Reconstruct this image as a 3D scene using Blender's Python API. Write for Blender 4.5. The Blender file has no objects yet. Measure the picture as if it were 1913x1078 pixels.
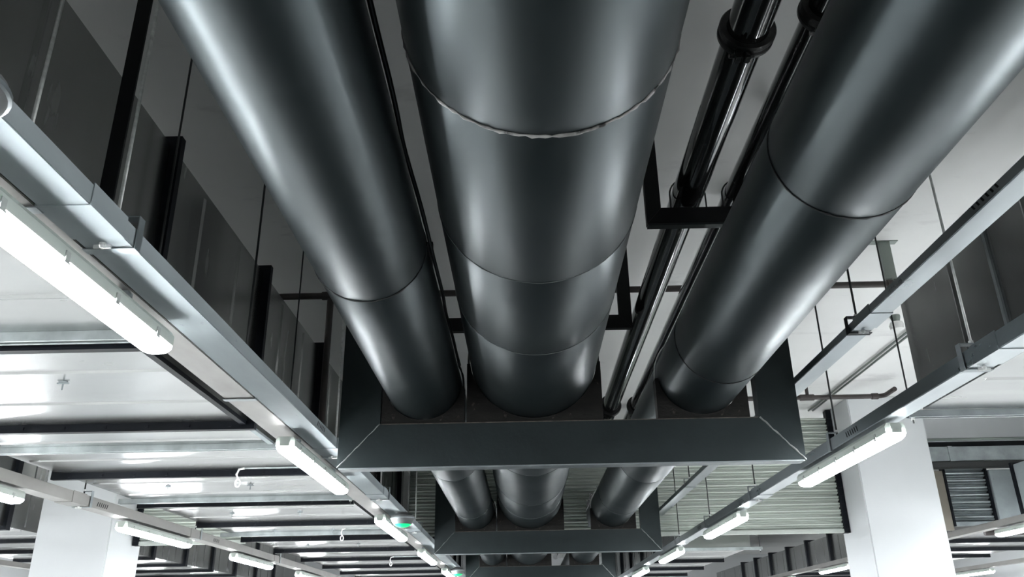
import bpy, bmesh, math, random
from mathutils import Vector, Matrix
random.seed(7)
S = bpy.context.scene
COL = S.collection
EYE = 1.6            # camera height above the floor; all z below are relative to the eye
PI = math.pi

# ------------------------------------------------------------------ materials
def mat(name, base=(.5, .5, .5), metal=0., rough=.5, var=0., vscale=(1, 1, 1), rvar=0., bump=0., bscale=(6, 6, 6),
        spec=.5, tint=None, coat=0., detail=4, spots=None):
    m = bpy.data.materials.new(name); m.use_nodes = True
    nt = m.node_tree; N = nt.nodes; L = nt.links
    b = N['Principled BSDF']
    b.inputs['Metallic'].default_value = metal
    b.inputs['Roughness'].default_value = rough
    b.inputs['Specular IOR Level'].default_value = spec
    b.inputs['Coat Weight'].default_value = coat
    b.inputs['Base Color'].default_value = (*base, 1)
    tc = N.new('ShaderNodeTexCoord')
    def noise(scale, det=detail, rough_=.55):
        mp = N.new('ShaderNodeMapping'); mp.inputs['Scale'].default_value = scale
        L.new(tc.outputs['Object'], mp.inputs['Vector'])
        n = N.new('ShaderNodeTexNoise'); n.inputs['Scale'].default_value = 1.0
        n.inputs['Detail'].default_value = det; n.inputs['Roughness'].default_value = rough_
        L.new(mp.outputs['Vector'], n.inputs['Vector'])
        return n
    colsock = None
    if var or tint:
        n = noise(vscale)
        r = N.new('ShaderNodeValToRGB')
        lo = tuple(max(0, c * (1 - var)) for c in base)
        hi = tuple(min(1, c * (1 + var)) for c in base) if tint is None else tint
        r.color_ramp.elements[0].position = .32; r.color_ramp.elements[0].color = (*lo, 1)
        r.color_ramp.elements[1].position = .68; r.color_ramp.elements[1].color = (*hi, 1)
        L.new(n.outputs['Fac'], r.inputs['Fac'])
        colsock = r.outputs['Color']
    if spots:
        col, scale, th = spots
        n = noise(scale, 6, .65)
        r = N.new('ShaderNodeValToRGB')
        r.color_ramp.elements[0].position = th; r.color_ramp.elements[0].color = (0, 0, 0, 1)
        r.color_ramp.elements[1].position = th + .06; r.color_ramp.elements[1].color = (1, 1, 1, 1)
        L.new(n.outputs['Fac'], r.inputs['Fac'])
        mx = N.new('ShaderNodeMix'); mx.data_type = 'RGBA'
        L.new(r.outputs['Color'], mx.inputs['Factor'])
        if colsock: L.new(colsock, mx.inputs['A'])
        else: mx.inputs['A'].default_value = (*base, 1)
        mx.inputs['B'].default_value = (*col, 1)
        colsock = mx.outputs['Result']
    if colsock: L.new(colsock, b.inputs['Base Color'])
    if rvar:
        n = noise(tuple(v * 1.7 for v in vscale))
        mr = N.new('ShaderNodeMapRange')
        mr.inputs['From Min'].default_value = .3; mr.inputs['From Max'].default_value = .7
        mr.inputs['To Min'].default_value = max(.02, rough - rvar); mr.inputs['To Max'].default_value = min(1, rough + rvar)
        L.new(n.outputs['Fac'], mr.inputs['Value']); L.new(mr.outputs['Result'], b.inputs['Roughness'])
    if bump:
        n = noise(bscale, 3)
        bp = N.new('ShaderNodeBump'); bp.inputs['Strength'].default_value = bump; bp.inputs['Distance'].default_value = .01
        L.new(n.outputs['Fac'], bp.inputs['Height']); L.new(bp.outputs['Normal'], b.inputs['Normal'])
    return m

def emis(name, col, strength):
    m = bpy.data.materials.new(name); m.use_nodes = True
    b = m.node_tree.nodes['Principled BSDF']
    b.inputs['Base Color'].default_value = (.85 * col[0], .85 * col[1], .85 * col[2], 1); b.inputs['Roughness'].default_value = .3
    b.inputs['Emission Color'].default_value = (*col, 1); b.inputs['Emission Strength'].default_value = strength
    return m

M = {}
M['pipe'] = mat('pipe_jacket_dark', (.0015, .0028, .0032), 0, .37, .18, (2, 1.2, 2), .03, .022, (2.2, 1.0, 2.2), spec=1.0,
                spots=((.02, .024, .025), (9, 22, 9), .70))
M['seam'] = mat('seam_pale_sealant', (.30, .29, .28), 0, .6, .5, (9, 9, 9), spots=((.006, .006, .006), (7, 9, 7), .54))
M['seamdk'] = mat('seam_dark_gap', (.008, .009, .01), 0, .6)
M['seamth'] = mat('seam_thin_scuff', (.075, .085, .085), 0, .5, .4, (9, 9, 9))
M['frame'] = mat('frame_painted_steel', (.009, .013, .0138), 0, .45, .2, (5, 5, 5), .06, .12, (30, 30, 30), spec=.5)
M['pipe'].node_tree.nodes['Principled BSDF'].inputs['Specular Tint'].default_value = (.80, .95, 1.0, 1)
M['frame'].node_tree.nodes['Principled BSDF'].inputs['Specular Tint'].default_value = (.86, .98, 1.0, 1)
M['rust'] = mat('worn_edge_brown', (.10, .085, .07), 0, .7, .6, (14, 9, 9))
M['weld'] = mat('weld_bead_grey', (.28, .29, .28), .3, .5, .3, (30, 30, 30))
M['wood'] = mat('saddle_dark_wood', (.006, .005, .004), 0, .9, .5, (8, 3, 20), 0, .4, (20, 20, 40), spots=((.06, .052, .045), (14, 14, 14), .64))
M['black'] = mat('black_angle_iron', (.005, .0055, .006), 0, .5, .2, (8, 8, 8), spec=.25)
M['gloss'] = mat('gloss_black_pipe', (.006, .006, .0056), .0, .11, .3, (6, 2, 6), .04, .05, (8, 3, 8), spec=.9, coat=.6)
M['coup'] = mat('coupling_black_iron', (.010, .010, .0095), 0, .38, .3, (20, 20, 20), 0, .3, (60, 60, 60))
M['galv'] = mat('galvanized_sheet', (.29, .325, .335), .85, .48, .10, (4, 1.5, 4), .06, .04, (14, 5, 14))
M['galva'] = mat('galvanized_dull', (.31, .345, .355), .0, .7, .10, (4, 1.5, 4), .05, .04, (14, 5, 14), spec=.15, spots=((.23, .26, .27), (9, 4, 9), .66))
M['tray'] = mat('tray_bright_galvanized', (.42, .455, .47), 1.0, .30, .08, (4, 1.5, 4), .03, .008, (14, 5, 14))
M['galvb'] = mat('galvanized_warm_reflected', (.31, .30, .285), .8, .45, .14, (4, 1.5, 4), .06)  # warm tint stands in for light reflected in plain galvanized sheet
M['galvd'] = mat('galvanized_weathered', (.32, .35, .36), .75, .42, .2, (5, 5, 5), .06)
M['duct'] = mat('duct_galvanized', (.34, .345, .34), .95, .25, .05, (.7, 3, .6), .03, .012, (.9, 7, .7))
M['flange'] = mat('duct_flange_black', (.006, .0075, .011), 0, .5, .2, (9, 9, 9), spec=.18)
M['strut'] = mat('strut_channel_galvanized', (.46, .50, .50), .7, .45, .2, (7, 7, 7), .08)
M['rod'] = mat('rod_zinc', (.75, .76, .74), .5, .4, .2, (4, 4, 30))
M['rodd'] = mat('rod_dark', (.03, .032, .032), .2, .5)
M['white'] = mat('white_wall_paint', (.66, .675, .685), 0, .75, .03, (.8, .8, .8))
M['ceil'] = mat('ceiling_concrete_paint', (.76, .76, .745), 0, .85, .06, (.5, .5, .5), spots=((.67, .665, .655), (.7, 1.6, 1), .60), bump=.06, bscale=(5, 5, 5))
def floor_mat():
    m = mat('floor_added_dark_strip', (.5, .5, .5), 0, .65, spec=.2)
    nt = m.node_tree; N = nt.nodes; L = nt.links
    tc = N.new('ShaderNodeTexCoord'); sx = N.new('ShaderNodeSeparateXYZ'); L.new(tc.outputs['Object'], sx.inputs[0])
    mp = N.new('ShaderNodeMath'); mp.operation = 'ADD'; mp.inputs[1].default_value = -1.2; L.new(sx.outputs['X'], mp.inputs[0])
    ab = N.new('ShaderNodeMath'); ab.operation = 'ABSOLUTE'; L.new(mp.outputs[0], ab.inputs[0])
    gt = N.new('ShaderNodeMath'); gt.operation = 'GREATER_THAN'; gt.inputs[1].default_value = DARK_HALF; L.new(ab.outputs[0], gt.inputs[0])
    mx = N.new('ShaderNodeMix'); mx.data_type = 'RGBA'; L.new(gt.outputs[0], mx.inputs['Factor'])
    mx.inputs['A'].default_value = (.006, .011, .0125, 1); mx.inputs['B'].default_value = (.80, .80, .79, 1)
    L.new(mx.outputs['Result'], N['Principled BSDF'].inputs['Base Color'])
    return m
DARK_HALF = 2.5           # half width of an unseen dark floor strip, added to darken pipe reflections
M['floor'] = floor_mat() if True else mat('floor_epoxy', (.42, .43, .43), 0, .4, .08, (.4, .4, .4))
M['slat'] = mat('shutter_slat', (.60, .635, .59), .3, .45, .10, (.6, 3, 3), .06)
M['house'] = mat('lamp_housing_grey', (.46, .50, .46), 0, .5)
M['clip'] = mat('lamp_clip_grey', (.38, .40, .38), 0, .5)
def lamp_mat(strength, side):
    # LED batten: throws most of its light downwards, less out of its flanks
    m = emis('lamp_diffuser_lit', (.93, .97, 1.0), strength)
    nt = m.node_tree; N = nt.nodes; L = nt.links
    g = N.new('ShaderNodeNewGeometry'); sx = N.new('ShaderNodeSeparateXYZ'); L.new(g.outputs['Normal'], sx.inputs[0])
    mr = N.new('ShaderNodeMapRange'); mr.inputs['From Min'].default_value = .1; mr.inputs['From Max'].default_value = -.6
    mr.inputs['To Min'].default_value = strength * side; mr.inputs['To Max'].default_value = strength
    L.new(sx.outputs['Z'], mr.inputs['Value']); L.new(mr.outputs['Result'], N['Principled BSDF'].inputs['Emission Strength'])
    return m
M['lamp'] = lamp_mat(50, 1.)
M['green'] = emis('sensor_green_lens', (.01, 1., .22), .55)
M['sens'] = mat('sensor_grey_plastic', (.14, .145, .145), 0, .35)
M['sprk'] = mat('sprinkler_pipe_brown', (.045, .036, .034), 0, .5, .2, (6, 6, 6))
M['cond'] = mat('conduit_grey', (.22, .25, .23), .5, .45)
M['brown'] = mat('panel_olive_brown', (.20, .18, .145), .1, .55, .08, (2, 2, 2))
M['grille'] = mat('grille_white', (.75, .76, .76), 0, .5)
M['plastic'] = mat('hook_white', (.75, .75, .73), 0, .4)
M['cable'] = mat('cable_black', (.012, .012, .012), 0, .3, spec=.7)
M['scuff'] = mat('scuff_mark', (.22, .23, .23), 0, .6)

# ------------------------------------------------------------------ mesh helpers
def nb(): return bmesh.new()

def quad(bm, vs):
    return bm.faces.new([bm.verts.new(v) for v in vs])

def box(bm, x0, x1, y0, y1, z0, z1, bev=0.):
    r = bmesh.ops.create_cube(bm, size=1)
    vs = r['verts']
    for v in vs:
        v.co.x = x0 if v.co.x < 0 else x1
        v.co.y = y0 if v.co.y < 0 else y1
        v.co.z = z0 if v.co.z < 0 else z1
    if bev:
        es = {e for v in vs for e in v.link_edges}
        bmesh.ops.bevel(bm, geom=list(es), offset=bev, segments=2, affect='EDGES')
    return bm

def prism_y(bm, pts, y0, y1):
    """polygon in (x, z) extruded along y"""
    a = [bm.verts.new((x, y0, z)) for x, z in pts]; b = [bm.verts.new((x, y1, z)) for x, z in pts]
    n = len(pts)
    bm.faces.new(a); bm.faces.new(b[::-1])
    for i in range(n): bm.faces.new([a[i], b[i], b[(i + 1) % n], a[(i + 1) % n]])
    return bm

def prism_x(bm, pts, x0, x1):
    """polygon in (y, z) extruded along x"""
    a = [bm.verts.new((x0, y, z)) for y, z in pts]; b = [bm.verts.new((x1, y, z)) for y, z in pts]
    n = len(pts)
    bm.faces.new(a); bm.faces.new(b[::-1])
    for i in range(n): bm.faces.new([a[i], b[i], b[(i + 1) % n], a[(i + 1) % n]])
    return bm

def tube(bm, path, r, seg=10, caps=True):
    path = [Vector(p) for p in path]
    rings = []
    up = Vector((0, 0, 1))
    for i, p in enumerate(path):
        t = (path[min(i + 1, len(path) - 1)] - path[max(i - 1, 0)]).normalized()
        a = up if abs(t.dot(up)) < .95 else Vector((0, 1, 0))
        u = t.cross(a).normalized(); w = t.cross(u).normalized()
        rr = r[i] if isinstance(r, (list, tuple)) else r
        rings.append([bm.verts.new(p + (u * math.cos(2 * PI * k / seg) + w * math.sin(2 * PI * k / seg)) * rr) for k in range(seg)])
    for A, B in zip(rings, rings[1:]):
        for k in range(seg): bm.faces.new([A[k], A[(k + 1) % seg], B[(k + 1) % seg], B[k]])
    if caps:
        bm.faces.new(rings[0][::-1]); bm.faces.new(rings[-1])
    return bm

def lathe_z(bm, prof, cx, cy, seg=24):
    rings = []
    for r, z in prof:
        rings.append([bm.verts.new((cx + r * math.cos(2 * PI * k / seg), cy + r * math.sin(2 * PI * k / seg), z)) for k in range(seg)])
    for A, B in zip(rings, rings[1:]):
        for k in range(seg): bm.faces.new([A[k], A[(k + 1) % seg], B[(k + 1) % seg], B[k]])
    bm.faces.new(rings[0][::-1]); bm.faces.new(rings[-1])
    return bm

ORG = {}
def thing(name, label, cat, org, group=None, kind=None):
    o = bpy.data.objects.new(name, None); COL.objects.link(o)
    o.empty_display_size = .1
    o.location = (org[0], org[1], org[2] + EYE)
    o['label'] = label; o['category'] = cat
    if group: o['group'] = group
    if kind: o['kind'] = kind
    ORG[o] = Vector(org)
    return o

def obj(name, bm, m, parent=None, org=None, smooth=False, label=None, cat=None, group=None, kind=None):
    bmesh.ops.recalc_face_normals(bm, faces=bm.faces)
    if parent is not None: og = ORG[parent]
    elif org is not None: og = Vector(org)
    else:
        xs = [v.co for v in bm.verts]
        og = Vector(((min(v.x for v in xs) + max(v.x for v in xs)) / 2, (min(v.y for v in xs) + max(v.y for v in xs)) / 2, min(v.z for v in xs)))
    bmesh.ops.translate(bm, vec=-og, verts=bm.verts)
    me = bpy.data.meshes.new(name); bm.to_mesh(me); bm.free()
    if smooth:
        me.polygons.foreach_set('use_smooth', [True] * len(me.polygons))
        if smooth != 'all':
            try: me.set_sharp_from_angle(angle=math.radians(40))
            except Exception: pass
    me.materials.append(M[m])
    o = bpy.data.objects.new(name, me); COL.objects.link(o)
    if parent is not None: o.parent = parent
    else: o.location = (og.x, og.y, og.z + EYE)
    ORG[o] = og
    if label: o['label'] = label
    if cat: o['category'] = cat
    if group: o['group'] = group
    if kind: o['kind'] = kind
    return o

def struct(name, bm, m):
    return obj(name, bm, m, kind='structure')

# ------------------------------------------------------------------ camera (solved from the photograph's vanishing points)
F = 1540.; W_, H_ = 1913., 1078.
vp = (984., 1188.); roll = math.radians(-1.2)
Yc = Vector(((vp[0] - W_ / 2) / F, (vp[1] - H_ / 2) / F, 1)).normalized()     # world +y in (right, down, forward)
Zc = Vector((math.sin(roll), -1, 0)); Zc = (Zc - Yc * Yc.dot(Zc)).normalized()
Xc = Yc.cross(Zc)
if Xc.x < 0: Xc = -Xc
right = Vector((Xc.x, Yc.x, Zc.x)); down = Vector((Xc.y, Yc.y, Zc.y)); fwd = Vector((Xc.z, Yc.z, Zc.z))
cd = bpy.data.cameras.new('camera'); cam = bpy.data.objects.new('camera', cd); COL.objects.link(cam)
R3 = Matrix((right, -down, -fwd)).transposed()
cam.matrix_world = Matrix.Translation((0, 0, EYE)) @ R3.to_4x4()
cd.sensor_width = 36; cd.lens = 36 * F / W_; cd.clip_start = .02; cd.clip_end = 200
S.camera = cam

# ------------------------------------------------------------------ setting
CEIL = 2.98
FLR = -EYE
XW0, XW1, YW0, YW1 = -15., 13.2, -11., 36.
struct('floor', box(nb(), XW0, XW1, YW0, YW1, FLR - .2, FLR), 'floor')
struct('ceiling', box(nb(), XW0, XW1, YW0, YW1, CEIL, CEIL + .25), 'ceil')
struct('wall_left', box(nb(), XW0 - .2, XW0, YW0, YW1, FLR, CEIL), 'white')
struct('wall_right', box(nb(), XW1, XW1 + .2, YW0, YW1, FLR, CEIL), 'white')
struct('wall_far', box(nb(), XW0, XW1, YW1, YW1 + .2, FLR, CEIL), 'white')
struct('wall_near', box(nb(), XW0, XW1, YW0 - .2, YW0, FLR, CEIL), 'white')
struct('trim_1', box(nb(), 5.505, 13.1, 12.02, 12.3, 2.50, CEIL), 'white')      # lintel over the right-hand shutter

def column(x0, x1, y0, y1, label):
    obj('column', box(nb(), x0, x1, y0, y1, FLR, CEIL, .012), 'white', label=label, cat='column', group='white columns')
column(4.50, 5.495, 11.2, 12.15, 'white square column at the right, in front of the roller shutter end')
column(-6.455, -5.475, 11.2, 12.15, 'white square column at the lower left, behind the outer light trunking')

# ------------------------------------------------------------------ big pipes
PIPES = dict(
    left=(-.646, 1.554, .247), mid=(.083, 1.728, .421), right=(1.177, 1.585, .275))
YP0, YP1 = -1.6, 31.
def big_pipe(key, label, seams):
    cx, cz, R = PIPES[key]
    t = thing('big_pipe', label, 'pipe', (cx, YP0, cz), 'big dark pipes in a row')
    bm = nb(); ys = [YP0]
    for y, kind in seams: ys += [y - .012, y - .004, y + .004, y + .012]
    ys += [YP1]
    y = YP0; ys2 = []
    for a, b in zip(ys, ys[1:]):
        n = max(1, int((b - a) / .5)); ys2 += [a + (b - a) * i / n for i in range(n)]
    ys2.append(YP1)
    seg = 96; rings = []
    for y in ys2:
        near = min((abs(y - sy) for sy, _ in seams), default=9)
        rr = R - (.002 if near < .005 else 0)
        rings.append([bm.verts.new((cx + rr * math.cos(2 * PI * k / seg), y, cz + rr * math.sin(2 * PI * k / seg))) for k in range(seg)])
    for A, B in zip(rings, rings[1:]):
        for k in range(seg): bm.faces.new([A[k], A[(k + 1) % seg], B[(k + 1) % seg], B[k]])
    bm.faces.new(rings[0]); bm.faces.new(rings[-1][::-1])
    obj('jacket', bm, 'pipe', t, smooth=True)
    for sy, kind in seams:
        bm = nb(); pts = []
        n = 140 if kind == 'seam' else 64; rng = random.Random(int(sy * 100))
        r = {'seam': .0042, 'seamdk': .0036, 'seamth': .0022}[kind]
        path = [(cx + (R + .0005) * math.cos(2 * PI * k / n), sy + rng.uniform(-.005, .005) * (.6 if kind == 'seam' else .5), cz + (R + .0005) * math.sin(2 * PI * k / n)) for k in range(n + 1)]
        path[-1] = path[0]
        tube(bm, path, [r * (rng.uniform(.3, 1.7) if kind == 'seam' else rng.uniform(.5, 1.3)) for _ in range(n + 1)], 6, False)
        obj('seam', bm, kind, t, smooth='all', label={'seam': 'pale torn sealant seam', 'seamdk': 'dark joint seam', 'seamth': 'thin scuffed seam'}[kind])
    return t
big_pipe('left', 'left big dark pipe with a bright streak along its outer side', [(3.21, 'seamdk'), (7.6, 'seamth'), (10.2, 'seamth')])
mp = big_pipe('mid', 'thickest big dark pipe, running through the middle', [(1.99, 'seam'), (3.05, 'seamth'), (3.97, 'seamth'), (7.4, 'seamth'), (9.2, 'seamth'), (10.3, 'seamth')])
big_pipe('right', 'right big dark pipe beside the pair of gloss black pipes', [(2.55, 'seamdk'), (4.57, 'seamdk'), (7.9, 'seamth'), (10.1, 'seamth')])

def cable(path, r, label):
    obj('cable', tube(nb(), path, r, 8), 'cable', smooth='all', label=label, cat='cable')
cx, cz, R = PIPES['left']
pts = []
for i in range(60):
    y = .2 + i * 5.0 / 59
    a = math.radians(22 + 5 * math.sin(y * 3.1) + 3 * math.sin(y * 7.7))
    pts.append((cx + (R + .0145) * math.cos(a), y, cz + (R + .0145) * math.sin(a)))
cable(pts, .009, 'thin black cable lying along the right flank of the left big pipe')

# ------------------------------------------------------------------ pipe frames
FX0, FX1, FZ0, FZ1 = -1.185, 1.79, 1.0, 1.28
FI0, FI1 = -.923, 1.533
FD = .10
WHICH = ['nearest', 'second', 'third']
for i, fy in enumerate((5.25, 11.25, 17.25)):
    w = WHICH[i]
    t = thing('pipe_support', ('large nearest dark steel frame carrying the three big pipes', 'second dark steel frame along the big pipes, just before the roller shutter',
              'third dark steel frame, small at the bottom edge, under the big pipes')[i], 'frame', (.3, fy, FZ0), 'dark steel pipe frames')
    G = .0015
    obj('post', prism_y(nb(), [(FX0, FZ0 + .001), (FI0, FZ1 + .001), (FI0, CEIL), (FX0, CEIL)], fy, fy + FD), 'frame', t)
    obj('post', prism_y(nb(), [(FX1, FZ0 + .001), (FX1, CEIL), (FI1, CEIL), (FI1, FZ1 + .001)], fy, fy + FD), 'frame', t)
    obj('beam', prism_y(nb(), [(FX0 + .001, FZ0), (FX1 - .001, FZ0), (FI1 - .001, FZ1), (FI0 + .001, FZ1)], fy, fy + FD), 'frame', t)
    rng = random.Random(i)
    for (xa, xb) in ((FX0, FI0), (FX1, FI1)):
        n = 14
        p = [(xa + (xb - xa) * k / n, fy - .001, FZ0 + (FZ1 - FZ0) * k / n + rng.uniform(-.004, .004)) for k in range(n + 1)]
        if xa > 0: p = [(FX1 + .002, fy + .03, FZ0 + .002)] + p
        obj('weld_bead', tube(nb(), p, [.0035 * rng.uniform(.5, 1.3) for _ in p] if xa < 0 else [.006 * rng.uniform(.6, 1.2) for _ in p], 6), 'weld', t, smooth='all', label='pale weld line across the mitred corner')
    # flange lip under the beam
    obj('lip', box(nb(), FX0 + .01, FX1 - .01, fy + .001, fy + FD, FZ0 - .008, FZ0 - .0005), 'galvd', t, label='pale lower edge')
    obj('upper_edge', box(nb(), FI0 + .01, FI1 - .01, fy - .0025, fy - .0003, FZ1 - .005, FZ1 - .0005), 'rust', t, label='worn brownish upper edge')
    for key in ('left', 'mid', 'right'):
        cx, cz, R = PIPES[key]
        hw = R + .022
        nm = {'left': 'left', 'mid': 'thickest', 'right': 'right'}[key]
        s = thing('pipe_saddle', 'dark wooden saddle with a U-bolt under the %s big pipe on the %s frame' % (nm, w), 'pipe saddle', (cx, fy, FZ1), 'wooden pipe saddles')
        n = 40; zt = cz - .12 * R; rc = R + .004
        a0 = math.asin((zt - cz) / rc)
        arc = [(cx + rc * math.cos(PI - a0 + (PI + 2 * a0) * k / n), cz + rc * math.sin(PI - a0 + (PI + 2 * a0) * k / n)) for k in range(n + 1)]
        poly = [(cx - hw, FZ1), (cx - hw, zt)] + arc + [(cx + hw, zt), (cx + hw, FZ1)]
        bm = nb()
        # strip of quads between arc and the bottom edge (concave block)
        ya, yb = fy + .004, fy + FD - .004
        top = [(cx - hw, zt)] + arc + [(cx + hw, zt)]
        for (xa, za), (xb, zb) in zip(top, top[1:]):
            if abs(xb - xa) < 1e-6: continue
            prism_y(bm, [(xa, FZ1 + .002), (xb, FZ1 + .002), (xb, zb), (xa, za)], ya, yb)
        bmesh.ops.remove_doubles(bm, verts=bm.verts, dist=1e-5)
        seen = {}
        obj('block', bm, 'wood', s)
        ur = R + .014
        pth = [(cx - ur, fy + .05, FZ1 + .004), (cx - ur, fy + .05, cz)] + [(cx - ur * math.cos(PI * k / 24), fy + .05, cz + ur * math.sin(PI * k / 24)) for k in range(1, 24)] + [(cx + ur, fy + .05, cz), (cx + ur, fy + .05, FZ1 + .004)]
        obj('u_bolt', tube(nb(), pth, .007, 8), 'rodd' if key != 'right' else 'rod', s, smooth='all')

# ------------------------------------------------------------------ gloss black pipes on small hanger frames
SP = [(.987, 2.35, .0903), (1.28, 2.344, .081)]
for i, (cx, cz, R) in enumerate(SP):
    t = thing('gloss_pipe', ('thicker gloss black pipe between the middle and right big pipes', 'gloss black pipe tucked behind the right big pipe')[i], 'pipe', (cx, -1, cz), 'gloss black pipes')
    obj('pipe_body', tube(nb(), [(cx, -1 + k * 1.0, cz) for k in range(30)], R, 48), 'gloss', t, smooth=True)
    for cy in ((2.82, 9.0), (2.69, 9.0))[i]:
        bm = nb()
        prof = [(R + .001, cy - .034), (R + .024, cy - .034), (R + .03, cy - .026), (R + .03, cy - .012), (R + .022, cy - .006), (R + .022, cy + .006), (R + .03, cy + .012), (R + .03, cy + .026), (R + .024, cy + .034), (R + .001, cy + .034)]
        seg = 40; rings = []
        for r, y in prof: rings.append([bm.verts.new((cx + r * math.cos(2 * PI * k / seg), y, cz + r * math.sin(2 * PI * k / seg))) for k in range(seg)])
        for A, B in zip(rings, rings[1:] + rings[:1]):
            for k in range(seg): bm.faces.new([A[k], A[(k + 1) % seg], B[(k + 1) % seg], B[k]])
        c = obj('coupling', bm, 'coup', t, smooth=True)
        for sgn in (-1, 1):
            a = math.radians(255 if sgn < 0 else 75)
            px, pz = cx + (R + .04) * math.cos(a), cz + (R + .04) * math.sin(a)
            bm = nb(); box(bm, px - .034, px - .006, cy - .026, cy + .026, pz - .022, pz + .018, .005); box(bm, px + .006, px + .034, cy - .026, cy + .026, pz - .022, pz + .018, .005)
            tube(bm, [(px - .055, cy, pz), (px + .05, cy, pz)], .009, 8)
            obj('bolt_lug', bm, 'coup', c)

t = thing('pipe_hanger', 'small black angle frame under the gloss black pipes', 'frame', (1.05, 4.19, 2.15), 'small black hanger frames')
a, b, z0, z1, fy = .736, 1.61, 2.15, 2.250, 4.19
obj('post', prism_y(nb(), [(a, z0), (a + .085, z1), (a + .085, CEIL), (a, CEIL)], fy, fy + .05), 'black', t)
obj('post', prism_y(nb(), [(b, z0), (b, CEIL), (b - .085, CEIL), (b - .085, z1)], fy, fy + .05), 'black', t)
obj('beam', prism_y(nb(), [(a + .001, z0), (b - .001, z0), (b - .086, z1), (a + .086, z1)], fy, fy + .05), 'black', t)
obj('lip', box(nb(), a + .004, b - .004, fy + .001, fy + .05, z0 - .012, z0 - .0005), 'frame', t)
for (cx, cz, R) in SP:
    pth = [(cx - R - .012, fy + .03, z1)] + [(cx - (R + .012) * math.cos(PI * k / 16), fy + .03, cz + (R + .012) * math.sin(PI * k / 16)) for k in range(17)] + [(cx + R + .012, fy + .03, z1)]
    obj('u_bolt', tube(nb(), pth, .005, 6), 'rodd', t, smooth='all')
t = thing('pipe_hanger', 'small black mitred frame hanging behind the middle big pipe', 'frame', (0, 6.05, 2.2), 'small black hanger frames')
a, b, z0, z1, fy = -.80, .876, 2.2, 2.31, 6.05
obj('post', prism_y(nb(), [(a, z0), (a + .10, z1), (a + .10, CEIL), (a, CEIL)], fy, fy + .05), 'black', t)
obj('post', prism_y(nb(), [(b, z0), (b, CEIL), (b - .10, CEIL), (b - .10, z1)], fy, fy + .05), 'black', t)
obj('beam', prism_y(nb(), [(a + .001, z0), (b - .001, z0), (b - .101, z1), (a + .101, z1)], fy, fy + .05), 'black', t)

# ------------------------------------------------------------------ trunkings, hangers, lamps
def trunk(label, x0, x1, z0, z1, y0, y1, m, joints=(), slots=(), side=1, name='cable_trunking', lipz=0.):
    t = thing(name, label, 'cable trunking', ((x0 + x1) / 2, y0, z0), 'long metal trunkings')
    bm = box(nb(), x0, x1, y0, y1, z0, z1, .003)
    obj('channel', bm, m, t)
    for j in joints:          # overlapping splice cover: a shallow sleeve around the channel
        bm = nb(); e = .004
        prism_y(bm, [(x0 - e, z1 + e), (x0 - e, z0 - e), (x1 + e, z0 - e), (x1 + e, z1 + e), (x1 + .0005, z1 + e), (x1 + .0005, z0 - .0005), (x0 - .0005, z0 - .0005), (x0 - .0005, z1 + e)], j - .22, j)
        obj('splice_sleeve', bm, m, t)
        bm = nb(); cx = (x0 + x1) / 2
        lathe_z(bm, [(.007, z0 - .022), (.011, z0 - .014), (.011, z0 - .004)], cx, j + .03, 10)
        box(bm, cx - .028, cx + .028, j + .027, j + .033, z0 - .022, z0 - .010)
        obj('wing_nut', bm, 'rod', t)
    for s in slots:
        bm = nb(); xs = x1 if side > 0 else x0
        for k in range(6):
            yy = s + k * .035; h = (z1 - z0) * .22
            prism_x(bm, [(yy, z0 + .02), (yy + .012, z0 + .02), (yy + .026, z0 + .02 + h * 2), (yy + .014, z0 + .02 + h * 2)], xs - .001, xs + .0012 if side > 0 else xs + .001)
        for v in bm.verts:
            if side < 0 and v.co.x < x0: v.co.x = x0 - .0012
        obj('slots', bm, 'black', t)
    return t

# left pair: main trunking + lighting trunking next to it
LA = (-1.413, -1.254, 1.187, 1.254); LB = (-1.58, -1.418, 1.187, 1.246)
trunk('wide galvanized trunking running beside the left big pipe', *LA, -.8, 30, 'galva', joints=(2.33, 5.73, 7.7, 10.3, 13.0), slots=(4.95, 8.9), side=1)
trunk('warm grey trunking carrying the lamps left of the wide galvanized trunking', *LB, -.8, 30, 'galvb')
RA = (2.045, 2.165, 1.10, 1.178)
trunk('grey trunking carrying the right row of lamps beside the white column', *RA, .3, 30, 'tray', joints=(3.60, 7.56, 11.6), slots=(5.0, 9.9), side=-1)
RT = (1.800, 1.912, 1.50, 1.547)
ut = trunk('upper right tray, high above the right lamp row', *RT, .3, 11.75, 'tray', joints=(4.20,), slots=(2.72,), side=-1)
LLT = (-3.865, -3.725, 1.08, 1.168)
trunk('outer left trunking with lamps passing in front of the left column', *LLT, 1.5, 30, 'galvb', joints=(7.1, 9.7, 13.0), slots=(7.3, 10.2), side=1)
FRT = (6.10, 6.24, 1.20, 1.28)
trunk('outer right trunking beyond the white right column', *FRT, 3.0, 30, 'galvb', joints=(9.0,))

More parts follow.
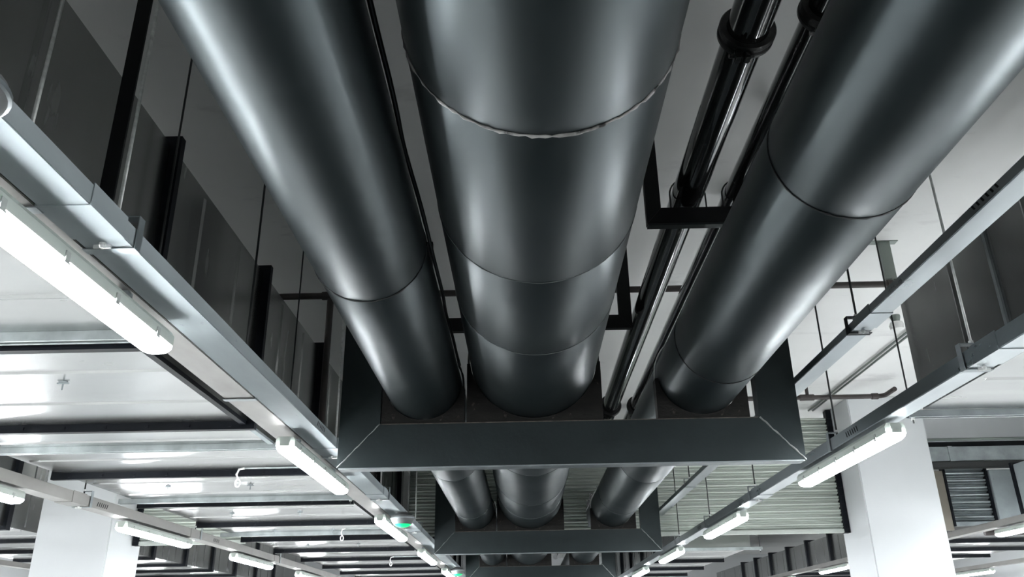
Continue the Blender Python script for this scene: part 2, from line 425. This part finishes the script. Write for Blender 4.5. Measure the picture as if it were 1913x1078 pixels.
LEN = 1.66
def lamp_mesh_set(t, cx, cy, ztop, side, drop=0.):
    """housing, diffuser, clips, brackets of a waterproof batten lamp whose top is at ztop; side = side that faces the aisle"""
    h = LEN / 2; hw = .058
    for s in (-1, 1):
        bo = -.012 if drop else 0
        bm = nb(); box(bm, cx - .02 + bo, cx + .02 + bo, cy + s * h * .62 - .02, cy + s * h * .62 + .02, ztop - .0195 - drop, ztop - .0045)
        obj('mounting_bracket', bm, 'galvd', t)
    zt = ztop - .02 - drop
    bm = prism_y(nb(), [(cx - .045, zt), (cx + .045, zt), (cx + hw, zt - .020), (cx + hw, zt - .058), (cx - hw, zt - .058), (cx - hw, zt - .020)], cy - h + .012, cy + h - .012)
    obj('housing', bm, 'house', t)
    # diffuser: rounded trough with tapered ends
    bm = nb(); n = 12; zb = zt - .0575
    rows = [(-h, .55), (-h + .012, .82), (-h + .05, 1.), (h - .05, 1.), (h - .012, .82), (h, .55)]
    rings = []
    for dy, k in rows:
        ring = []
        for j in range(n + 1):
            a = PI * j / n
            ex = math.copysign(abs(math.cos(a)) ** .7, math.cos(a)); ez = math.sin(a) ** .7
            ring.append(bm.verts.new((cx + ex * (hw - .004) * (.82 + .18 * k), cy + dy, zb - ez * .040 * k)))
        rings.append(ring)
    for A, B in zip(rings, rings[1:]):
        for j in range(n): bm.faces.new([A[j], A[j + 1], B[j + 1], B[j]])
    bm.faces.new(rings[0]); bm.faces.new(rings[-1][::-1])
    for A, B in zip(rings, rings[1:]): bm.faces.new([A[0], B[0], B[-1], A[-1]])
    obj('diffuser', bm, 'lamp', t, smooth=True, label='glowing white diffuser')
    for s in (-1, 1):
        bm = nb(); box(bm, cx - .030, cx + .030, cy + s * h - .004 if s < 0 else cy + h - .008, cy - h + .008 if s < 0 else cy + h + .004, zb - .004, zt - .006, .003)
        obj('end_cap', bm, 'house', t)
    for k in range(5):
        yy = cy - h + .16 + k * (LEN - .32) / 4
        for s in (-1, 1):
            bm = nb(); xs = cx + s * (hw + .002)
            box(bm, xs - .003, xs + .003, yy - .012, yy + .012, zb - .012, zb + .024)
            box(bm, min(xs + .004 * s, xs - .022 * s), max(xs + .004 * s, xs - .022 * s), yy - .016, yy + .016, zb - .015, zb - .009)
            obj('clip', bm, 'clip', t)
def lamp(cx, cy, ztop, label, group, side=1):
    t = thing('batten_lamp', label, 'lamp', (cx, cy, ztop), group)
    lamp_mesh_set(t, cx, cy, ztop, side, .032 if abs(cx + 1.432) < .01 else 0.)
    return t
LO = ['cut off by the left edge', 'second, by the nearest frame corner', 'third, beside the green sensor', 'fourth from the front', 'fifth from the front']
for k, cy in enumerate((2.25, 5.74, 9.23, 12.72, 16.2)):
    lamp(-1.432, cy, 1.187, 'lit batten lamp under the left lamp trunking, ' + LO[k], 'lamps on the left trunking')
for k, cy in enumerate((5.45, 9.02, 12.5, 16.0, 19.5)):
    lamp(2.105, cy, 1.10, 'lit batten lamp under the right lamp trunking, ' + ['large in front of the white column', 'second, below the roller shutter middle', 'third, at the second frame corner', 'fourth, near the bottom edge', 'fifth and farthest one'][k], 'lamps on the right trunking')
for k, cy in enumerate((5.42, 8.78, 12.0, 15.3, 18.7)):
    lamp(-3.795, cy, 1.08, 'lit batten lamp on the outer left trunking, ' + ['cut off by the left edge', 'just right of the left column', 'second right of the left column', 'third right of the left column', 'farthest and smallest'][k], 'lamps on the outer left trunking')
for k, cy in enumerate((17.4,)):
    lamp(6.17, cy, 1.20, 'lit batten lamp far right, left of the white column foot', 'lamps on the outer right trunking')
# unseen lamps: side rows added for bounce light, the rest extend visible rows
FAR_ROWS = [(x, y) for x in (10.0, -8.6, -12.2) for y in (-2., 1.6, 5.2, 8.8, 12.4, 16., 19.6, 23.2)] + [(6.17, y) for y in (13.9, 21.0, 24.6, 28.2, -3.2)] + \
    [(-1.432, y) for y in (20.1, 23.7, 27.3)] + [(2.105, y) for y in (23.1, 26.7)] + [(-3.795, y) for y in (22.1, 25.6)]
NEAR = [(-1.432, -1.24, 1.187), (2.105, 1.9, 1.10), (2.105, -1.65, 1.10), (-3.795, 2.1, 1.08), (6.17, 6.9, 1.20), (6.17, 10.4, 1.20), (6.17, 3.4, 1.2)]
for k, (x, y, z) in enumerate(NEAR):
    lamp(x, y, z, ['lit batten lamp under the left trunking, just behind the viewer', 'lit batten lamp under the right trunking, just outside the right edge', 'lit batten lamp under the right trunking, behind the viewer',
                   'lit batten lamp on the outer left trunking, outside the left edge', 'lit batten lamp on the outer right trunking, outside the right edge', 'lit batten lamp on the outer right trunking behind the column', 'lit batten lamp on the outer right trunking, nearest and out of view'][k], 'lamps of the rows outside the view')

ROWN = {10.0: 'in an added row far right', -8.6: 'in an added row beyond the left column', -12.2: 'in an added row farthest left', 6.17: 'on the outer right trunking', -1.432: 'on the left trunking', 2.105: 'on the right trunking', -3.795: 'on the outer left trunking'}
for k, (x, y) in enumerate(FAR_ROWS):
    lamp(x, y, {2.105: 1.10, -1.432: 1.187, -3.795: 1.08}.get(x, 1.20), 'lit lamp %s, %.0f metres down the hall' % (ROWN[x], y - YW0), 'lamps of the farther rows')
for x, nm in ((10.0, 'trunking of the added far right lamp row'), (-8.6, 'trunking of the added lamp row beyond the left column'), (-12.2, 'trunking of the added farthest left lamp row')):  # trunkings made up to carry the added lamp rows
    if x == 10.0 or x == -12.2 or True:
        trunk('galvanized ' + nm, x - .07, x + .07, 1.20, 1.28, -3.2, 30, 'galvb')
def trunk_hanger(tr, cy, label, side, m='galv', rm='rod', hook=False):
    x0, x1, z0, z1 = tr; cx = (x0 + x1) / 2
    xs = x1 + .0045 if side > 0 else x0 - .0045
    t = thing('rod_hanger', label, 'hanger', (cx, cy, z0), 'threaded rods and clips holding trunkings')
    obj('rod', tube(nb(), [(cx, cy, z1 + .002), (cx, cy, CEIL)], .0065, 8), rm, t, smooth='all')
    bm = nb(); e = .003
    box(bm, min(xs, xs + e * side), max(xs, xs + e * side), cy - .02, cy + .02, z0 - .006, z1 + .045)
    box(bm, min(cx, xs), max(cx, xs), cy - .02, cy + .02, z1 + .040, z1 + .045)
    box(bm, x0 - .006, x1 + .006, cy - .02, cy + .02, z0 - .0075, z0 - .0045)
    obj('clip_plate', bm, m, t)
    obj('nut', lathe_z(nb(), [(.013, z1 + .046), (.013, z1 + .060)], cx, cy, 6), 'rod', t)
LH = ['nearest, at the left edge', 'by the nearest frame corner', 'below the nearest frame', 'at the green sensor', 'in the distance']
for k, cy in enumerate((2.415, 5.815, 7.785, 10.385, 13.085)):
    trunk_hanger(LA, cy, 'bright rod and clip on the wide left trunking, ' + LH[k], 1)
for k, cy in enumerate((3.685, 5.50, 7.645, 9.66, 11.685)):
    trunk_hanger(RA, cy, 'rod and clip on the right lamp trunking, ' + ['nearest, by the duct side', 'above the first lamp', 'between the first and second lamps', 'above the second lamp', 'at the second frame'][k], -1, 'galvd', 'rod' if k == 0 else 'rodd')
for k, cy in enumerate((4.285, 6.9, 9.35)):
    trunk_hanger(RT, cy, 'dark rod and clip on the upper right tray, ' + ['nearest, with its black hook', 'second, hidden behind the nearest frame', 'last, seen against the roller shutter'][k], -1, 'black' if k == 0 else 'galvd', 'rodd')
for k, cy in enumerate((7.185, 9.785, 13.085)):
    trunk_hanger(LLT, cy, 'rod and clip on the outer left trunking, ' + ['in front of the left column', 'right of the column', 'far end'][k], 1, 'galvd', 'rodd')
trunk_hanger(LB, 4.25, 'thin rod and clip on the warm grey lamp trunking', 1, 'galvd', 'rodd')
trunk_hanger(LB, 2.13, 'thin pale rod left of the black hanger bar', 1, 'galvd', 'rod')
# black flat hanger bar next to the first bright rod
t = thing('hanger_bar', 'black flat bar hanging beside the brightest rod at the upper left', 'hanger', (-1.375, 2.4, 1.262))
obj('bar', box(nb(), -1.405, -1.352, 2.40, 2.41, 1.266, CEIL), 'black', t)
obj('foot', box(nb(), -1.405, -1.352, 2.39, 2.435, 1.2585, 1.266), 'black', t)

# ------------------------------------------------------------------ ducts
def duct(label, x0, x1, z0, z1, y0, y1, fl, ribs=True, seam_ys=(), pins=(), fw=.045, fh=.05, inset_first=None, group='big rectangular ducts', corner=None, dm='duct'):
    t = thing('ventilation_duct', label, 'duct', ((x0 + x1) / 2, y0, z0), group)
    bm = box(nb(), x0, x1, y0, y1, z0, z1)
    if ribs:                                   # pressed beads across the sheets
        ally = [y0] + [f for f in fl if y0 < f < y1] + [y1]
        for a, b in zip(ally, ally[1:]):
            if b - a < .6: continue
            for q in (.30, .68):
                yy = a + (b - a) * q
                prism_x(bm, [(yy - .022, z0), (yy, z0 - .007), (yy + .022, z0)], x0 + .05, x1 - .05)
                for xx, s in ((x0, -1), (x1, 1)):
                    a3 = [bm.verts.new((xx, yy - .022, zz)) for zz in (z0 + .04, z1 - .04)]
                    b3 = [bm.verts.new((xx + s * .007, yy, zz)) for zz in (z0 + .04, z1 - .04)]
                    c3 = [bm.verts.new((xx, yy + .022, zz)) for zz in (z0 + .04, z1 - .04)]
                    bm.faces.new([a3[0], b3[0], b3[1], a3[1]]); bm.faces.new([b3[0], c3[0], c3[1], b3[1]])
    obj('duct_body', bm, dm, t)
    for f in fl:
        bm = nb(); a, b = f - fw / 2, f + fw / 2
        box(bm, x0 - fh, x1 + fh, a, b, z0 - fh, z0 - .0005)
        box(bm, x0 - fh, x1 + fh, a, b, z1 + .0005, z1 + fh)
        box(bm, x0 - fh, x0 - .0005, a, b, z0 - .0005, z1 + .0005)
        box(bm, x1 + .0005, x1 + fh, a, b, z0 - .0005, z1 + .0005)
        n = int((x1 - x0) / .24)
        for k in range(n):                     # bolt heads along the flange
            xx = x0 + .1 + k * (x1 - x0 - .2) / max(1, n - 1)
            box(bm, xx - .009, xx + .009, a - .008, a, z0 - fh + .016, z0 - fh + .034)
        obj('flange', bm, 'flange', t, label='black joint flange')
    for (px, py) in pins:
        bm = nb()
        lathe_z(bm, [(.004, z0 - .045), (.005, z0 - .008), (.022, z0 - .006), (.022, z0 - .0005)], px, py, 10)
        box(bm, px - .03, px + .03, py - .004, py + .004, z0 - .012, z0 - .006)
        obj('pin', bm, 'galvd', t)
    return t
FL1 = [1.86, 3.46, 5.0, 6.57, 8.14, 9.71, 11.28, 12.85, 14.42, 15.99, 17.56, 19.13, 20.7, 22.3]
pins = [(x, y) for y in (4.08, 7.22, 8.92, 10.5, 12.2) for x in (-2.37, -3.09)]
d1 = duct('long galvanized duct with black flanges filling the left side', -3.70, -1.70, 1.25, 2.255, -1.2, 26, FL1, pins=pins)
obj('corner_angle', box(nb(), -1.735, -1.699, 3.49, 4.97, 1.225, 1.249), 'flange', d1, label='black corner angle along one lower edge')
obj('corner_angle', box(nb(), -1.735, -1.699, 5.03, 5.57, 1.232, 1.249), 'galv', d1, label='bright corner angle along one lower edge')
d2 = duct('galvanized duct at the far left behind the left column', -9.4, -6.9, 1.45, 2.55, 3.0, 27, [8.1, 9.65, 11.2, 12.76, 14.3, 15.86, 17.42, 18.95, 20.5, 22.1, 23.7], fw=.10)
d3 = duct('short duct with a dark side and pale underside at the right edge', 2.475, 4.6, 1.25, 2.05, -.6, 5.02, [1.2, 3.0], fw=.03, fh=.02, ribs=True)
bm = nb()
box(bm, 3.05, 3.60, 4.45, 4.93, 1.236, 1.2495)
g = obj('grille', bm, 'grille', d3, label='white grille')
bm = nb()
for k in range(6): box(bm, 3.10, 3.55, 4.50 + k * .066, 4.525 + k * .066, 1.2335, 1.2358)
obj('louver_slot', bm, 'black', g)
obj('standing_seam', box(nb(), 2.462, 2.4745, 3.95, 3.975, 1.26, 2.04), 'galvd', d3)
obj('standing_seam', box(nb(), 2.462, 2.4745, 3.25, 3.275, 1.26, 2.04), 'galvd', d3)
duct('pale duct end beyond the roller shutter, right of the right lamp row', 2.32, 3.45, 1.19, 2.0, 13.2, 27, [15.3, 17.1, 18.9, 20.7, 22.5], fw=.06)
duct('far right duct striped by black flanges, left of the white column foot', 7.0, 9.6, 1.41, 2.02, 12.6, 32, [14.85, 16.5, 18.13, 19.78, 21.43, 23.08, 24.73, 26.4, 28.0], fw=.09, fh=.06)
duct('glassy grey duct at the right edge beside the dark shutter', 6.72, 8.4, 1.38, 2.06, 9.0, 11.55, [11.5], fw=.05, fh=.03, ribs=False, dm='galva')

def trapeze(label, xa, xb, y, ztop, m='strut', hgt=.042, wid=.055, rods=(True, True), drop=.0):
    t = thing('trapeze_hanger', label, 'hanger', ((xa + xb) / 2, y, ztop - hgt), 'strut channels under ducts')
    bm = nb(); w = wid / 2; th = .004; z0 = ztop - hgt
    prism_x(bm, [(y - w, ztop), (y - w, z0), (y - .012, z0), (y - .012, z0 + th), (y - w + th, z0 + th), (y - w + th, ztop - th), (y + w - th, ztop - th), (y + w - th, z0 + th), (y + .012, z0 + th), (y + .012, z0), (y + w, z0), (y + w, ztop)], xa, xb)
    obj('channel', bm, m, t)
    for x, on in ((xa + .03, rods[0]), (xb - .03, rods[1])):
        if not on: continue
        obj('rod', tube(nb(), [(x, y, z0 - .035), (x, y, CEIL)], .0055, 8), 'rodd', t, smooth='all')
        obj('nut', lathe_z(nb(), [(.013, z0 - .014), (.013, z0 - .001)], x, y, 6), 'rod', t)
    return t
for k, y in enumerate((3.36, 5.62, 7.9, 10.7)):
    trapeze('grey strut channel under the left duct, ' + ['nearest, beside the first lamp', 'meeting the second lamp end', 'left of the second lamp end', 'far, left of the third lamp'][k], -3.82, -1.60, y, 1.2495 if k != 9 else 1.2, rods=(False, True))
trapeze('strut channel with a hanging bolt under the end of the short right duct', 2.39, 4.72, 5.06, 1.2495, 'galvd', rods=(True, True))
trapeze('pale strut channel under the duct end beyond the roller shutter', 2.26, 3.60, 13.12, 1.189, 'strut', rods=(False, True))

# ------------------------------------------------------------------ roller shutters (ribbed curtains cut around whatever passes through)
HOLES = [('c', cx, cz, R + .03) for cx, cz, R in PIPES.values()] + [('c', cx, cz, R + .03) for cx, cz, R in SP] + \
        [('b', -3.78, -1.62, 1.17, 2.34)]
def shutter(label, x0, x1, y, z0, z1, pitch=.0925, rw=.075, mm='slat', holes=True):
    t = thing('roller_shutter', label, 'shutter', ((x0 + x1) / 2, y, z0), 'ribbed roller shutters')
    bm = nb(); nrow = int((z1 - z0) / pitch)
    prof = [(0, .030), (.10, .030), (.16, -.006), (.28, -.020), (.42, -.012), (.49, .004), (.56, -.012), (.72, -.020), (.84, -.006), (.90, .030), (1.0, .030)]
    for r in range(nrow):
        a = z0 + r * pitch; b = a + pitch; iv = [(x0, x1)]
        if holes:
            for h in HOLES:
                if h[0] == 'c':
                    _, cx, cz, R = h
                    dz = 0 if a <= cz <= b else min(abs(a - cz), abs(b - cz))
                    if dz >= R: continue
                    w = math.sqrt(R * R - dz * dz); h0, h1 = cx - w, cx + w
                else:
                    _, h0, h1, zz0, zz1 = h
                    if b <= zz0 or a >= zz1: continue
                nv = []
                for p, q in iv:
                    if h1 <= p or h0 >= q: nv.append((p, q)); continue
                    if p < h0: nv.append((p, h0))
                    if h1 < q: nv.append((h1, q))
                iv = nv
        for p, q in iv:
            fr = [[bm.verts.new((xx, y + dy, a + f * pitch)) for f, dy in prof] for xx in (p, q)]
            bk = [[bm.verts.new((xx, y + dy + .006, a + f * pitch)) for f, dy in prof] for xx in (p, q)]
            for j in range(len(prof) - 1):
                bm.faces.new([fr[0][j], fr[1][j], fr[1][j + 1], fr[0][j + 1]])
                bm.faces.new([bk[0][j], bk[0][j + 1], bk[1][j + 1], bk[1][j]])
    obj('curtain', bm, mm, t, smooth=True)
    for p, q in (((x0, -3.90), (-1.235, x1)) if holes else ((x0, x1),)):
        obj('bottom_rail', box(nb(), p, q, y - .03, y + .04, z0 - .055, z0 - .001, .004), mm, t)
    for xx, s in ((x0, -1), (x1, 1)):
        xa, xb = (xx - rw, xx - .001) if s < 0 else (xx + .001, xx + rw)
        bm = nb(); box(bm, xa, xb, y - .05, y + .06, z0 - .06, z1)
        for k in range(int((z1 - z0) / .11)):
            zz = z0 + k * .11
            box(bm, xa + .008, xb - .008, y - .058, y - .05, zz, zz + .03)
        obj('guide_rail', bm, 'flange', t)
    return t
shutter('wide pale ribbed roller shutter half lowered behind the big pipes', -5.38, 4.42, 11.9, 1.30, 2.965)
shutter('narrow dark ribbed roller shutter right of the white column', 5.965, 6.52, 11.9, 1.36, 2.16, pitch=.10, holes=False, mm='galvd', rw=.03)
# things beside and over the right-hand shutter
obj('wall_panel', box(nb(), 5.60, 5.93, 11.86, 11.93, 1.25, 2.06, .004), 'brown', label='olive brown upright panel between the right column and the dark shutter', cat='panel')
obj('door_post', box(nb(), 6.565, 6.95, 11.82, 11.95, 1.24, 2.06, .004), 'galva', label='grey upright post right of the dark shutter', cat='post')
t = thing('overhead_duct', 'low grey duct crossing above the dark shutter at the right', 'duct', (9, 11.8, 2.17))
obj('duct_body', box(nb(), 5.6, 13, 11.75, 12.0, 2.18, 2.38, .006), 'galvd', t)
obj('collar', box(nb(), 6.02, 6.08, 11.74, 12.005, 2.172, 2.388), 'galvd', t)
obj('conduit', tube(nb(), [(5.6, 11.7, 2.47), (13, 11.7, 2.47)], .02, 10), 'cond', smooth='all', label='pale conduit running above the low crossing duct at the right', cat='conduit')
obj('shutter_box', box(nb(), 5.6, 13, 12.006, 12.016, 2.165, 2.50), 'flange', label='black recess panel behind the low crossing duct', cat='panel')
obj('shutter_hood', box(nb(), 5.6, 13, 11.72, 11.835, 2.075, 2.165, .01), 'rodd', label='dark horizontal hood along the top of the dark shutter', cat='hood')

# ------------------------------------------------------------------ sprinkler pipes, conduits, detector
def pipe_run(name, label, cat, path, r, m, group=None, fittings=()):
    t = thing(name, label, cat, path[0], group)
    obj('pipe_body', tube(nb(), path, r, 14), m, t, smooth=True)
    for (p, q) in fittings:
        obj('fitting', tube(nb(), [p, q], r * 1.35, 14), m, t, smooth=True)
    return t
zt, yt = 2.60, 6.24
t = pipe_run('sprinkler_pipe', 'dark cross pipe under the ceiling with a drop at its left', 'pipe', [(-2.15, yt, zt), (3.15, yt, zt)], .027, 'sprk', 'sprinkler pipes',
         [((-1.62, yt, zt), (-1.48, yt, zt)), ((3.0, yt, zt), (3.12, yt, zt))])
obj('drop', tube(nb(), [(-1.55, yt, zt - .03), (-1.55, yt, 1.40)], .027, 14), 'sprk', t, smooth=True)
t = thing('pipe_bracket', 'grey channel bracket holding the dark cross pipe to the right ceiling', 'bracket', (3.04, yt, zt))
obj('channel', box(nb(), 2.995, 3.085, yt - .02, yt + .02, zt + .04, CEIL - .006), 'cond', t)
bm = nb(); box(bm, 2.93, 3.15, yt - .035, yt + .035, CEIL - .006, CEIL); obj('base_plate', bm, 'cond', t)
obj('u_strap', tube(nb(), [(3.04 + .032 * math.cos(a), yt, zt + .032 * math.sin(a)) if False else (3.04, yt + .046 * math.cos(a), zt + .046 * math.sin(a)) for a in [PI * k / 12 for k in range(-12, 13)]], .006, 6), 'cond', t, smooth='all')
y2, z2 = 10.5, 2.80
el = [(1.95, y2, z2), (4.62, y2, z2)] + [(4.62 + .09 * math.sin(a), y2 - .09 + .09 * math.cos(a), z2) for a in [PI / 2 * k / 6 for k in range(1, 7)]] + [(4.71, y2 - .09 - .25, z2)]
t = pipe_run('sprinkler_pipe', 'brown cross pipe with an elbow in front of the column top', 'pipe', el, .030, 'sprk', 'sprinkler pipes', [((3.62, y2, z2), (3.80, y2, z2)), ((4.55, y2, z2), (4.63, y2, z2))])
obj('tee', tube(nb(), [(3.72, y2, z2 + .02), (3.72, y2, CEIL - .003)], .022, 12), 'sprk', t, smooth=True)
for k in range(2):
    obj('conduit', tube(nb(), [(4.17 + k * .062, 5.5, 2.955), (4.17 + k * .062, 11.82, 2.955)], .013, 10), 'cond', smooth='all',
        label='thin grey ceiling conduit towards the shutter top, ' + ['left one of the pair', 'right one of the pair'][k], cat='conduit', group='pair of ceiling conduits')
t = thing('smoke_detector', 'small pale detector on the ceiling beside the upper right tray', 'detector', (3.86, 8.0, CEIL - .16))
obj('base', lathe_z(nb(), [(.035, CEIL - .07), (.05, CEIL - .02), (.05, CEIL)], 3.86, 8.0, 16), 'cond', t, smooth=True)
obj('head', lathe_z(nb(), [(.02, CEIL - .17), (.065, CEIL - .15), (.075, CEIL - .11), (.06, CEIL - .075), (.03, CEIL - .0705)], 3.86, 8.0, 20), 'plastic', t, smooth=True)
obj('conduit', tube(nb(), [(7.0 - .06, 13.0, 1.33), (7.75, 13.0, 1.33)], .05, 12), 'sprk', smooth='all', label='dark pipe stub at the foot of the right column', cat='pipe')

# ------------------------------------------------------------------ parking sensors with green light
def sensor(x, y, label):
    z = 1.182
    t = thing('parking_sensor', label, 'sensor', (x, y, z - .13), 'parking sensors with green light')
    obj('body', lathe_z(nb(), [(0.0850, z - 0.1210), (0.1086, z - 0.0952), (0.1192, z - 0.0762), (0.1227, z - 0.0616), (0.1180, z - 0.0381), (0.0826, z - 0.0157), (0.0590, z - 0.0090), (.059, z - .0005)], x, y, 28), 'sens', t, smooth=True)
    obj('lens', lathe_z(nb(), [(0.0118, z - 0.1512), (0.0401, z - 0.1467), (0.0649, z - 0.1366), (0.0844, z - 0.1215)], x, y, 28), 'green', t, smooth=True, label='glowing green dome')
    obj('body_band', lathe_z(nb(), [(0.1233, z - 0.0694), (0.1286, z - 0.0672), (0.1286, z - 0.0560), (0.1233, z - 0.0538)], x, y, 28), 'galvd', t, smooth=True)  # band around the widest part of the body
sensor(-1.236, 8.62, 'round grey parking sensor with green light beside the third lamp')
sensor(-1.236, 1.455, 'round grey parking sensor with green light cut off by the left edge')
sensor(-1.236, 15.9, 'round grey parking sensor with green light, tiny at the far end')

# ------------------------------------------------------------------ sign hooks on arms
def hook(y, label, L=.47):
    t = thing('sign_hook', label, 'hook', (-1.6, y, 1.12), 'white sign hooks on arms')
    x1 = -1.583
    obj('arm', tube(nb(), [(x1, y, 1.215), (x1 - .03, y, 1.165), (x1 - L, y, 1.165)], .006, 8), 'strut', t, smooth='all')
    p = [(x1 - L + .01, y, 1.165), (x1 - L - .03, y, 1.158), (x1 - L - .045, y, 1.12), (x1 - L - .03, y, 1.085)]
    obj('hook', tube(nb(), p, .008, 8), 'plastic', t, smooth='all')
    bm = nb(); c = (x1 - L - .03, y, 1.058)
    tube(bm, [(c[0] + .017 * math.cos(2 * PI * k / 16), y, c[2] + .026 * math.sin(2 * PI * k / 16)) for k in range(17)], .007, 8, False)
    obj('ring', bm, 'plastic', t, smooth='all')
hook(6.05, 'white hook and ring on an arm left of the second lamp')
hook(9.73, 'white hook and ring on an arm left of the third lamp')
hook(13.4, 'tiny white hook and ring on an arm left of the fourth lamp')

# ------------------------------------------------------------------ world, view
w = bpy.data.worlds.new('world'); S.world = w; w.use_nodes = True
w.node_tree.nodes['Background'].inputs['Color'].default_value = (.6, .65, .7, 1)
w.node_tree.nodes['Background'].inputs['Strength'].default_value = .05
vs = S.view_settings
S.display_settings.display_device = 'sRGB'
vs.view_transform = 'Standard'; vs.look = 'None'; vs.gamma = 1; vs.use_curve_mapping = False
vs.exposure = 1.15
